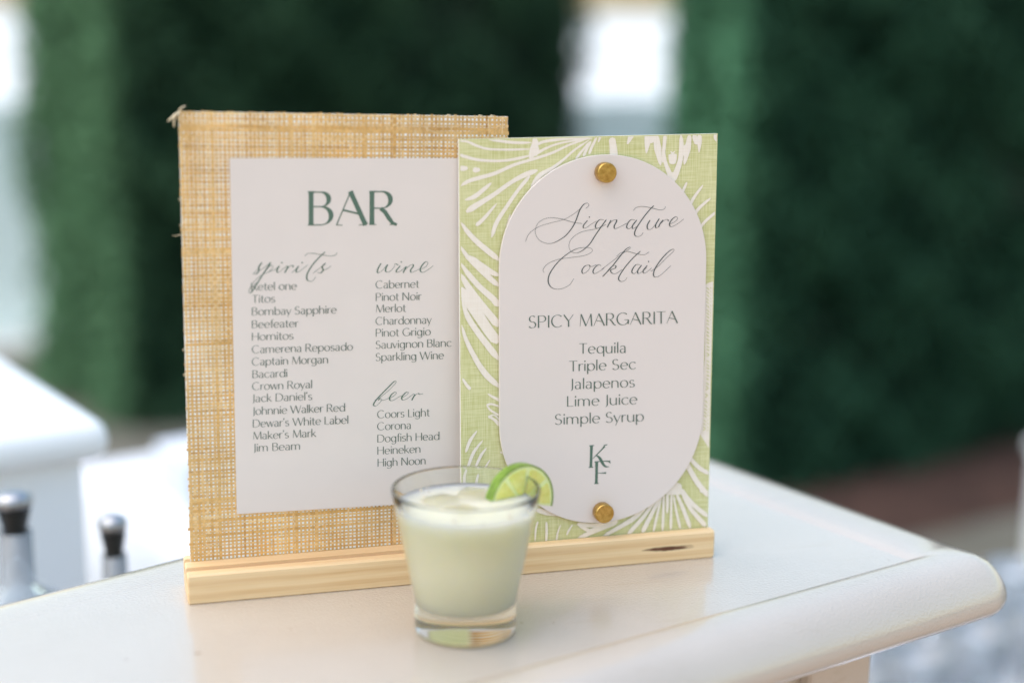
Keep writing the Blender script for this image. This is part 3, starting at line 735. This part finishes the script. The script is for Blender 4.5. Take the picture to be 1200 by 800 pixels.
P7([(850, 290), (851, 360), (848, 425)], 22, 22, 14); P7([(825, 290), (822, 420), (816, 548)], 16, 18, 20); P7([(810, 300), (780, 430), (752, 555)], 14, 18, 20)
P7([(800, 310), (740, 430), (672, 562)], 24, 28, 36); P7([(770, 320), (690, 440), (570, 575)], 24, 26, 32); P7([(700, 380), (600, 470), (395, 588)], 28, 34, 24)
P7([(500, 480), (380, 530), (220, 602)], 40, 36, 26); P7([(215, 500), (320, 510), (450, 492)], 30, 26, 24); P7([(225, 505), (300, 545), (360, 520)], 20, 24, 20)
P7([(185, 503), (160, 540), (142, 578)], 8, 14, 12); P7([(100, 505), (80, 560), (70, 620)], 8, 12, 14); P7([(0, 485), (2, 550), (-2, 625)], 14, 18, 16); P7([(-70, 400), (0, 420), (90, 440)], 30, 34, 14); P7([(-60, 480), (-75, 540), (-80, 620)], 12, 14, 10)
# the feathery band down the right-hand side: a pale stripe with green barbs
band = [(826, 334), (831, 331), (836.5, 329.5), (836, 420), (834, 520), (832, 527), (820, 508), (812, 500), (822, 470), (826, 420)]
prb = Print(.00005); prb.poly([pg(*q) for q in band])
bf = 0.0006
clip = [((gtl.x + bf, 0, 0), (-1, 0, 0)), ((gbr.x - bf, 0, 0), (1, 0, -(gtr.x - gbr.x) / (gtr.y - gbr.y))), ((0, 0, 0.0), (0, 0, -1)), ((gtl.x, 0, gtl.y - bf), (-(gtr.y - gtl.y) / (gtr.x - gtl.x), 0, 1))]
prb.build('feather_band_print', M_palm, cock, clip=clip)
pr.build('palm_leaf_print', M_palm, cock, 'pale cream palm fronds printed on the green', clip=clip)
prt = Print(.00012)
for k in range(40):
    y = 336 + k * 4.3 + random.uniform(-.6, .6); x = 826.5 + (0 if y < 440 else (y - 440) * -.07)
    dy = 3.4 if y < 365 else random.choice((-2.5, 3, 2))
    for j in range(2):
        a = x + 1.0 + j * 4.6; prt.ribbon([pg(a, y), pg(a + 1.9, y + dy * .45), pg(a + 3.6, y + dy)], [.5 * MPP, 1.3 * MPP, .5 * MPP])
prt.build('feather_barb_print', M_green, cock, clip=[((gbr.x - .0016, 0, 0), (1, 0, -(gtr.x - gbr.x) / (gtr.y - gbr.y)))])

AT = .0028                                      # front of the acrylic panel, standing off the board
pa = Plane(YG, LG, AT)
uL_, uR_ = pa(585.3, 400).x, pa(826.3, 370).x; vT, vB = pa(709, 181.3).y, pa(703, 612.3).y
rr = (uR_ - uL_) / 2; uc = (uL_ + uR_) / 2
out = [(uc + rr * math.cos(R(a)), vT - rr + rr * math.sin(R(a))) for a in range(0, 181, 4)] + [(uc + rr * math.cos(R(a)), vB + rr + rr * math.sin(R(a))) for a in range(180, 361, 4)]
bm = bmesh.new(); e = .0002
rings = []
for y, sh in ((-.0011, 0), (-(AT - e), 0), (-AT, e)):
    rings.append([bm.verts.new((x + (uc - x) * sh / rr, y, z + ((vT + vB) / 2 - z) * sh / .12)) for x, z in out])
for a, b in zip(rings, rings[1:]):
    for i in range(len(out)): bm.faces.new((a[i], a[(i + 1) % len(out)], b[(i + 1) % len(out)], b[i]))
bm.faces.new(rings[0]); bm.faces.new(rings[-1])
panel = bobj('arched_panel', bm, M_acryl, cock)
AO = AT + .00012
for t_, x0, x1, y, s, cp, th, tk in (('SPICY MARGARITA', 619, 794, 384.4, -.0345, 14.2, .42, 1.65), ('Tequila', 678.5, 734, 414.3, -.022, 12.0, .42, 1.5), ('Triple Sec', 666.8, 745, 434.9, -.036, 12.0, .42, 1.5),
      ('Jalapenos', 668, 744, 455.8, -.034, 12.0, .42, 1.5), ('Lime Juice', 664, 746.7, 476.1, -.036, 12.0, .42, 1.5), ('Simple Syrup', 649.8, 754.4, 497.3, -.040, 12.0, .42, 1.5)):
    line(pa, panel, 'recipe_line', t_, x0, x1, y, s, cp, th, tk, off=AO, track=.06)
scr(pa, panel, AO, [
 [(128, 315), (150, 270), (200, 232), (270, 208), (350, 187), (410, 155), (455, 118)],
 [(482, 122), (500, 104), (492, 90), (468, 100), (445, 135), (425, 190), (398, 240), (350, 292), (275, 327), (212, 308), (186, 258), (205, 205), (262, 177), (335, 182), (405, 202), (460, 210)],
 [(492, 192), (470, 218), (468, 234), (482, 236), (512, 215), (545, 195)], [(503, 172)],
 [(588, 188), (562, 188), (542, 212), (540, 234), (560, 235), (585, 212), (604, 185)], [(600, 190), (575, 225), (540, 275), (500, 335), (445, 377), (400, 376), (383, 340), (402, 295), (460, 258), (545, 240), (600, 215)],
 [(630, 190), (618, 212), (608, 232)], [(614, 218), (640, 193), (662, 188), (660, 202), (648, 226), (655, 240), (690, 225), (722, 208)],
 [(770, 190), (748, 187), (728, 208), (722, 232), (738, 240), (765, 212), (782, 188)], [(780, 190), (757, 220), (757, 240), (780, 228)],
 [(880, 105), (845, 142), (805, 195), (774, 245), (768, 275), (785, 286), (805, 280), (818, 262)], [(760, 134), (778, 116), (815, 110), (865, 118), (915, 130), (940, 125), (950, 110)],
 [(858, 190), (842, 220), (846, 243), (868, 240), (895, 208), (912, 180)], [(912, 182), (892, 215), (894, 236), (915, 225)],
 [(935, 188), (918, 210), (908, 230)], [(916, 215), (940, 192), (960, 186), (966, 195)],
 [(975, 212), (1002, 200), (1020, 180), (1008, 170), (985, 188), (972, 212), (980, 228), (1005, 220), (1035, 200), (1056, 183)]], 5, 590, 220, .38, 1.35, mat=M_inks)
scr(pa, panel, AO, [
 [(238, 497), (232, 478), (260, 445), (320, 420), (400, 408), (470, 398), (515, 378), (516, 357), (480, 350), (430, 357), (375, 387), (315, 440), (270, 505), (263, 555), (288, 588), (335, 592), (385, 570), (412, 532)],
 [(502, 452), (478, 458), (460, 482), (465, 502), (488, 492), (506, 468), (500, 452), (515, 462), (545, 450)],
 [(572, 458), (558, 450), (535, 468), (524, 490), (533, 503), (558, 492), (590, 470)],
 [(575, 478), (625, 440), (690, 390), (738, 358), (740, 348), (715, 362), (680, 405), (635, 462), (600, 500), (580, 520)], [(605, 492), (632, 462), (656, 456), (655, 470), (628, 482), (636, 500), (660, 502), (695, 478)],
 [(802, 372), (765, 405), (720, 455), (685, 505), (674, 535), (690, 549), (712, 542), (724, 525)], [(662, 402), (690, 380), (730, 374), (780, 387), (825, 392), (853, 376)],
 [(800, 452), (778, 450), (758, 472), (752, 495), (768, 502), (792, 478), (810, 452)], [(808, 454), (788, 482), (788, 502), (808, 494), (838, 468)],
 [(842, 455), (820, 482), (820, 498), (836, 496), (868, 470)], [(850, 432)],
 [(862, 490), (905, 460), (955, 410), (996, 372), (994, 360), (970, 372), (930, 412), (892, 465), (878, 505), (888, 523), (915, 515), (950, 485), (980, 456)]], 5, 590, 220, .38, 1.35, mat=M_inks)
# the monogram
pr = Print(AO)
def KF(P, *w):
    Q = catmull([Vector(p) for p in P], 6) if len(P) > 2 else [Vector(P[0]) + (Vector(P[1]) - Vector(P[0])) * k / 8 for k in range(9)]
    ww = np.interp(np.linspace(0, 1, len(Q)), np.linspace(0, 1, len(w)), w)
    pr.ribbon([pa(670 + q.x / 7.27, 510 + q.y / 7.27) for q in Q], [x / 7.27 * MPP for x in ww])
KF([(168, 84), (165, 180), (162, 272)], 26, 22, 24); KF([(148, 87), (190, 84)], 7, 7); KF([(144, 271), (182, 270)], 7, 7)
KF([(176, 198), (210, 165), (250, 125), (280, 92)], 4, 8, 10, 16); KF([(272, 86), (302, 77)], 10, 6)
KF([(208, 165), (240, 195), (262, 235), (285, 262), (317, 266)], 8, 24, 24, 16, 4)
KF([(212, 222), (211, 315), (209, 408)], 26, 23, 25); KF([(194, 224), (232, 221), (280, 218), (312, 220), (328, 234)], 9, 7, 7, 12, 6); KF([(322, 213), (328, 236)], 9, 5); KF([(191, 409), (229, 407)], 7, 7)
KF([(220, 319), (262, 319), (292, 317)], 4, 7, 16)
pr.build('monogram_lettering', M_ink, panel, 'green interlocked letters K and F')

def knob(px, py):
    c = Plane(YG, LG, AT)(px, py)
    M = Matrix.Translation((c.x, -AT, c.y)) @ Matrix.Rotation(R(90), 4, 'X')
    r = .0061
    k = bobj('brass_knob', lathe([(0, 0.0), (r * .98, 0), (r, .0004), (r, .0060), (r * .93, .0067), (r * .90, .0068), (0, .0069)], 40, M=M), M_brass, cock, smooth=False)
    for p in k.data.polygons: p.use_smooth = abs(p.normal.y) < .9
    return k
knob(707.6, 201.8); knob(705, 598.5)

# ------------------------------------------------------------------ the drink
GX, GY = .1478, -.0748
glass = empty('cocktail_glass', (GX, GY, 0), label='thick based clear glass tumbler full of cloudy pale margarita in front of the signs', cat='glass')
gp = [(0, .0006), (.020, .0006), (.0262, .0004), (.0280, .0015), (.0288, .004), (.0285, .0175), (.0289, .021), (.0410, .0815), (.0411, .0828), (.0407, .0836), (.0403, .0836), (.0400, .0826), (.0280, .0235), (.0265, .0195), (.0235, .0172), (.018, .0162), (0, .0158)]
bobj('tumbler', lathe(gp, 96), M_glass, glass, smooth=True)
zl = .0735; rl = .0280 + (.0400 - .0280) * (zl - .0235) / (.0826 - .0235)
dp = [(0, .01575), (.018, .01612), (.0237, .0171), (.0267, .0194), (.0282, .0234), (rl + .0002, zl + .0006), (rl - .0004, zl), (rl - .003, zl - .0003), (0, zl - .0003)]
bobj('margarita', lathe(dp, 96), M_drink, glass, smooth=True)
M_foam = simple('drink_foam', (.74, .64, .50), .4, nscale=300, var=.08, bump=.4, bscale=500, bdist=.0006)
bm = bmesh.new()
for k in range(24):
    a = random.uniform(0, 2 * math.pi); r = rl - .0012 - abs(random.gauss(0, .004)); s = random.uniform(.0005, .0014)
    bmesh.ops.create_icosphere(bm, subdivisions=1, radius=s, matrix=Matrix.Translation((r * math.cos(a), r * math.sin(a), zl - .0004)))
o = bobj('foam_bubbles', bm, M_foam, glass, smooth=True); o['kind'] = 'stuff'
M_ice = mat_glass('ice', (.98, .99, .97), .12)
for k, (ix, iy, rz) in enumerate(((-.012, .012, .4), (.008, .017, 1.1), (-.004, -.010, 2.0))):
    bm = bmesh.new(); add_box(bm, (0, 0, 0), (.019, .017, .012), .003, 2, M=Matrix.Translation((ix, iy, zl - .0042)) @ Matrix.Rotation(rz, 4, 'Z') @ Matrix.Rotation(.12 * (k - 1), 4, 'X')); bobj('ice_cube', bm, M_ice, glass, smooth=True)

# lime: half wheel cut to the middle and hung over the rim
M_rind = simple('lime_rind', (.17, .28, .03), .35, nscale=220, var=.3, bump=.3, bscale=600, bdist=.0004)
M_pith = simple('lime_pith', (.78, .84, .42), .5, nscale=300, var=.06)
def mat_flesh():
    t = NT('lime_flesh').set(Roughness=.25, Subsurface_Weight=.5, Subsurface_Scale=.004)
    f = t.noise(t.obj((1, 1, 1)), 260, 4, .6, 1.2)
    t.base(t.ramp(f, [(.3, (.68, .67, .13)), (.7, (.86, .82, .32))])); t.bump(f, .5, .0006); return t.m
M_flesh = mat_flesh()
camaz = math.atan2(CR.y, CR.x)                 # direction of picture-right in plan
phi = camaz + R(37)
rimp = Vector((GX + .0402 * math.cos(phi), GY + .0402 * math.sin(phi), .0836))
lr = .0222; lt = .0065
TL = R(11.2)
lime = empty('lime_wheel', (rimp.x - .0158 * math.sin(TL) * math.cos(phi), rimp.y - .0158 * math.sin(TL) * math.sin(phi), rimp.z - .0158 * math.cos(TL)), label='half wheel of lime hooked over the right side of the drink rim', cat='lime')
lime.rotation_euler = (0, TL, phi)              # local X runs outwards through the rim, local Y is the slice's thickness
def disc_sector(r0, r1, a0, a1, y0, y1, n=10):
    bm = bmesh.new(); P = [(r1 * math.cos(a0 + (a1 - a0) * k / n), r1 * math.sin(a0 + (a1 - a0) * k / n)) for k in range(n + 1)]
    P += [(r0 * math.cos(a1 - (a1 - a0) * k / n), r0 * math.sin(a1 - (a1 - a0) * k / n)) for k in range(n + 1)] if r0 > 1e-6 else [(0, 0)]
    a = [bm.verts.new((x, y0, z)) for x, z in P]; b = [bm.verts.new((x, y1, z)) for x, z in P]
    bm.faces.new(a); bm.faces.new(b)
    for i in range(len(P)): bm.faces.new((a[i], a[(i + 1) % len(P)], b[(i + 1) % len(P)], b[i]))
    return bm
bm = disc_sector(lr - .0009, lr, R(-4), R(184), -lt / 2, lt / 2, 40); bmesh.ops.bevel(bm, geom=[e for e in bm.edges if e.calc_length() > .0012 and False], offset=.0003) if False else None
bobj('rind', bm, M_rind, lime, smooth=False)
bm = disc_sector(0, lr - .00095, R(-4), R(184), -lt / 2 + .0003, lt / 2 - .0003, 40); bobj('pith', bm, M_pith, lime)
for k in range(4):
    a0 = -4 + 47 * k + 3.0; a1 = -4 + 47 * (k + 1) - 3.0
    am = R((a0 + a1) / 2); bm = disc_sector(.0032, lr - .0030, R(a0 + 1), R(a1 - 1), -lt / 2 - .0002, lt / 2 + .0002, 10)
    bmesh.ops.translate(bm, verts=bm.verts, vec=(.0006 * math.cos(am), 0, .0006 * math.sin(am)))
    bobj('flesh_segment', bm, M_flesh, lime)

# ------------------------------------------------------------------ background furniture
M_white = simple('white_lacquer', (.90, .91, .92), .35, nscale=6, var=.02)
M_cloth = simple('white_tablecloth', (.88, .89, .93), .8, nscale=12, var=.03, bump=.3, bscale=20, bdist=.01)
M_blackp = simple('black_plastic', (.012, .014, .014), .35)
M_chrome = simple('polished_steel', (.42, .42, .43), .3, 1)
M_clear = NT('bottle_glass').set(Base_Color=(.86, .90, .93), Roughness=.06, Transmission_Weight=.75, IOR=1.45).m
M_amber = simple('pale_tan_bottle', (.85, .72, .48), .3)
# second wing of the bar, on the left behind
uB = -uN
wing = empty('back_bar_counter', (-.033, .435, 0), ANG, label='white counter wing at the left behind the bottles', cat='bar counter')
bm = bmesh.new(); add_box(bm, (-.36, .36, -.018), (.72, .72, .036), .016, 4); bobj('counter_slab', bm, M_white, wing, smooth=True)
bm = bmesh.new(); add_box(bm, (-.365, .365, -.5425), (.69, .69, 1.012), .004); bobj('cabinet_body', bm, M_white, wing)
bm = bmesh.new(); add_box(bm, (-.375, .018, -.5), (.56, .006, .8), .003); bobj('front_panel', bm, M_white, wing)

def tumbler(loc, label, group, r=.036, h=.095, src={}):
    if 'm' not in src:
        src['m'] = lathe([(0, 0), (r * .8, 0), (r * .86, .002), (r, h), (r - .001, h + .0006), (r - .0022, h), (r * .8, .012), (0, .010)], 32)
        me = bpy.data.meshes.new('tumbler'); bmesh.ops.recalc_face_normals(src['m'], faces=src['m'].faces[:]); src['m'].to_mesh(me); me.materials.append(M_clear); me.shade_smooth(); src['m'] = me
    o = link(bpy.data.objects.new('tumbler', src['m'])); o.location = loc; return tag(o, label, 'glass', group)
def table(name, c, sx, sy, ztop, rz, label):
    root = empty(name, (c[0], c[1], Zg), rz, label, 'table'); h = ztop - Zg
    bm = bmesh.new(); add_box(bm, (0, 0, h - .02), (sx - .01, sy - .01, .03), .004); bobj('tabletop', bm, M_white, root)
    for a in (-1, 1):
        for b in (-1, 1):
            bm = bmesh.new(); add_box(bm, (a * (sx / 2 - .05), b * (sy / 2 - .05), (h - .035) / 2), (.045, .045, h - .035), .004); bobj('leg', bm, M_white, root)
    # cloth: a sheet with hanging, pleated sides, lying on the top
    cl = bmesh.new(); n = 120; per = []
    for k in range(n):
        t = k / n * 4; s = int(t); f = t - s
        cr = [(-1, -1), (1, -1), (1, 1), (-1, 1)]; a, b = cr[s], cr[(s + 1) % 4]
        per.append(((a[0] + (b[0] - a[0]) * f) * sx / 2, (a[1] + (b[1] - a[1]) * f) * sy / 2))
    rings = []
    for j, (z, o_, am) in enumerate(((h, -.004, 0), (h - .006, .004, 0), (h - .12, .012, .006), (h - .34, .03, .016), (max(.03, h - .62), .045, .022))):
        ring = []
        for k, (x, y) in enumerate(per):
            g = 1 + (o_ + am * math.sin(k * 1.31) + am * .6 * math.sin(k * .53 + 1)) / (max(sx, sy) / 2); ring.append(cl.verts.new((x * g, y * g, z)))
        rings.append(ring)
    cl.faces.new(rings[0])
    for a, b in zip(rings, rings[1:]):
        for k in range(n): cl.faces.new((a[k], a[(k + 1) % n], b[(k + 1) % n], b[k]))
    o = bobj('tablecloth', cl, M_cloth, None, smooth=True); o.location = (c[0], c[1], Zg + .001); o.rotation_euler = (0, 0, rz)
    return root, o
tb, cl = table('side_table', (.30, 1.2), .68, .5, -.30, .33, 'cloth covered side table behind the rattan sign at the left')
tag(cl, 'white tablecloth on the side table behind the rattan sign', 'tablecloth')
tb2, cl2 = table('glassware_table', (.93, .42), .62, .62, -.40, .33, 'cloth covered low table at the lower right below the counter corner')
tag(cl2, 'white tablecloth under the glassware at the lower right', 'tablecloth')
Mt = Matrix.Translation((.93, .42, 0)) @ Mz
for i in range(5):
    for j in range(5):
        p = Mt @ Vector((-.25 + i * .1 + random.uniform(-.006, .006), -.24 + j * .11 + random.uniform(-.006, .006), -.3975))
        tumbler(p, 'clear tumbler set upright on the lower right table', 'tumblers crowded on the lower right table')
Mt = Matrix.Translation((.30, 1.2, 0)) @ Mz
M_napkin = simple('pale_blue_white_napkin', (.78, .82, .90), .8)
for (ix, iy, n_, lab) in ((-.20, .02, 9, 'taller stack of pale folded napkins on the side table'), (-.06, .10, 6, 'lower stack of pale folded napkins on the side table')):
    p = Mt @ Vector((ix, iy, -.2985)); ns = empty('napkin_stack', p, ANG, lab, 'napkins')
    for k in range(n_):
        bm = bmesh.new(); add_box(bm, (random.uniform(-.003, .003), random.uniform(-.003, .003), .004 + k * .0075), (.12, .12, .007), .003, 2); bobj('napkin', bm, M_napkin, ns, smooth=True)

def bottle(loc, label, body, r=.037, h=.20, capr=.0135, glassy=M_clear, knobtop=True, collar=None):
    root = empty('bottle', loc, label=label, cat='bottle')
    bobj('bottle_body', lathe([(0, 0), (r * .9, 0), (r, .004), (r, h), (r * .85, h + .02), (capr * 1.2, h + .03), (capr * 1.15, h + .075), (capr * .95, h + .075), (capr * .95, h + .035), (r * .8, h + .018), (r - .003, h - .002), (r - .003, .01), (0, .009)], 36), glassy, root, smooth=True)
    bobj('collar', lathe([(0, h + .070), (capr * .78, h + .070), (capr * .80, h + .076), (capr * 1.2, h + .094), (0, h + .094)], 28), collar or M_blackp, root, smooth=False)
    if knobtop: bobj('steel_stopper', lathe([(0, h + .0945), (capr * 1.15, h + .0945), (capr * 1.35, h + .098), (capr * 1.3, h + .103), (capr * .8, h + .106), (0, h + .107)], 28), M_chrome, root, smooth=True)
    bobj('bottle_label', lathe([(r + .0004, .04), (r + .0006, .0405), (r + .0006, h - .02), (r + .0004, h - .0195)], 36), body, root, smooth=True)
    return root
def at(px, py, z):                              # where a picture ray meets a height; used once to find where the far bottles stand
    d = CR * ((px - 600) / FPX) - CU * ((py - 400) / FPX) + CW; t = (z - CAM.z) / d.z; return CAM + d * t
M_label1 = simple('paper_label_grey', (.62, .64, .66), .6); M_label2 = simple('paper_label_tan', (.78, .62, .42), .6)
M_shelf = simple('steel_worktop', (.55, .56, .58), .35, .6)
shelf_z = -.34
shelf = empty('work_shelf', (-.12, .34, Zg), ANG, label='low worktop behind the counter carrying the stoppered bottles', cat='shelf')
bm = bmesh.new(); add_box(bm, (0, 0, shelf_z - Zg - .015), (.66, .17, .03), .004); bobj('shelf_board', bm, M_shelf, shelf)
for a in (-.3, .3):
    bm = bmesh.new(); add_box(bm, (a, 0, (shelf_z - Zg - .031) / 2), (.03, .14, shelf_z - Zg - .031), .004); bobj('leg', bm, M_shelf, shelf)
for (px, py, top, lab, b, gm, rr2) in ((14, 563, -.010, 'clear bottle with steel and black stopper, leftmost behind the counter', M_label1, M_clear, .037),
                        (131, 591, -.030, 'clear bottle with small black collared stopper nearest the rattan sign', M_label1, M_clear, .034)):
    p = at(px, py, top); bottle((p.x, p.y, shelf_z), lab, b, h=top - shelf_z - .115, glassy=gm, r=rr2, capr=.0108 if px < 50 else .0082)
p = at(58, 575, -.06); bottle((p.x, p.y + .03, shelf_z), 'slim pale tan bottle between the two stoppered bottles', M_label2, r=.022, h=.19, capr=.0135, glassy=M_amber, knobtop=False, collar=M_amber)

# white post at the right edge of the picture
post = empty('white_post', (1.90, 1.80, Zg), .33, label='short white post at the far right edge beside the mulch', cat='post')
bm = bmesh.new(); add_box(bm, (0, 0, .25), (.09, .09, .50), .006); bobj('post_shaft', bm, M_white, post)
bm = bmesh.new(); add_box(bm, (0, 0, .515), (.11, .11, .03), .01); bobj('post_cap', bm, M_white, post)
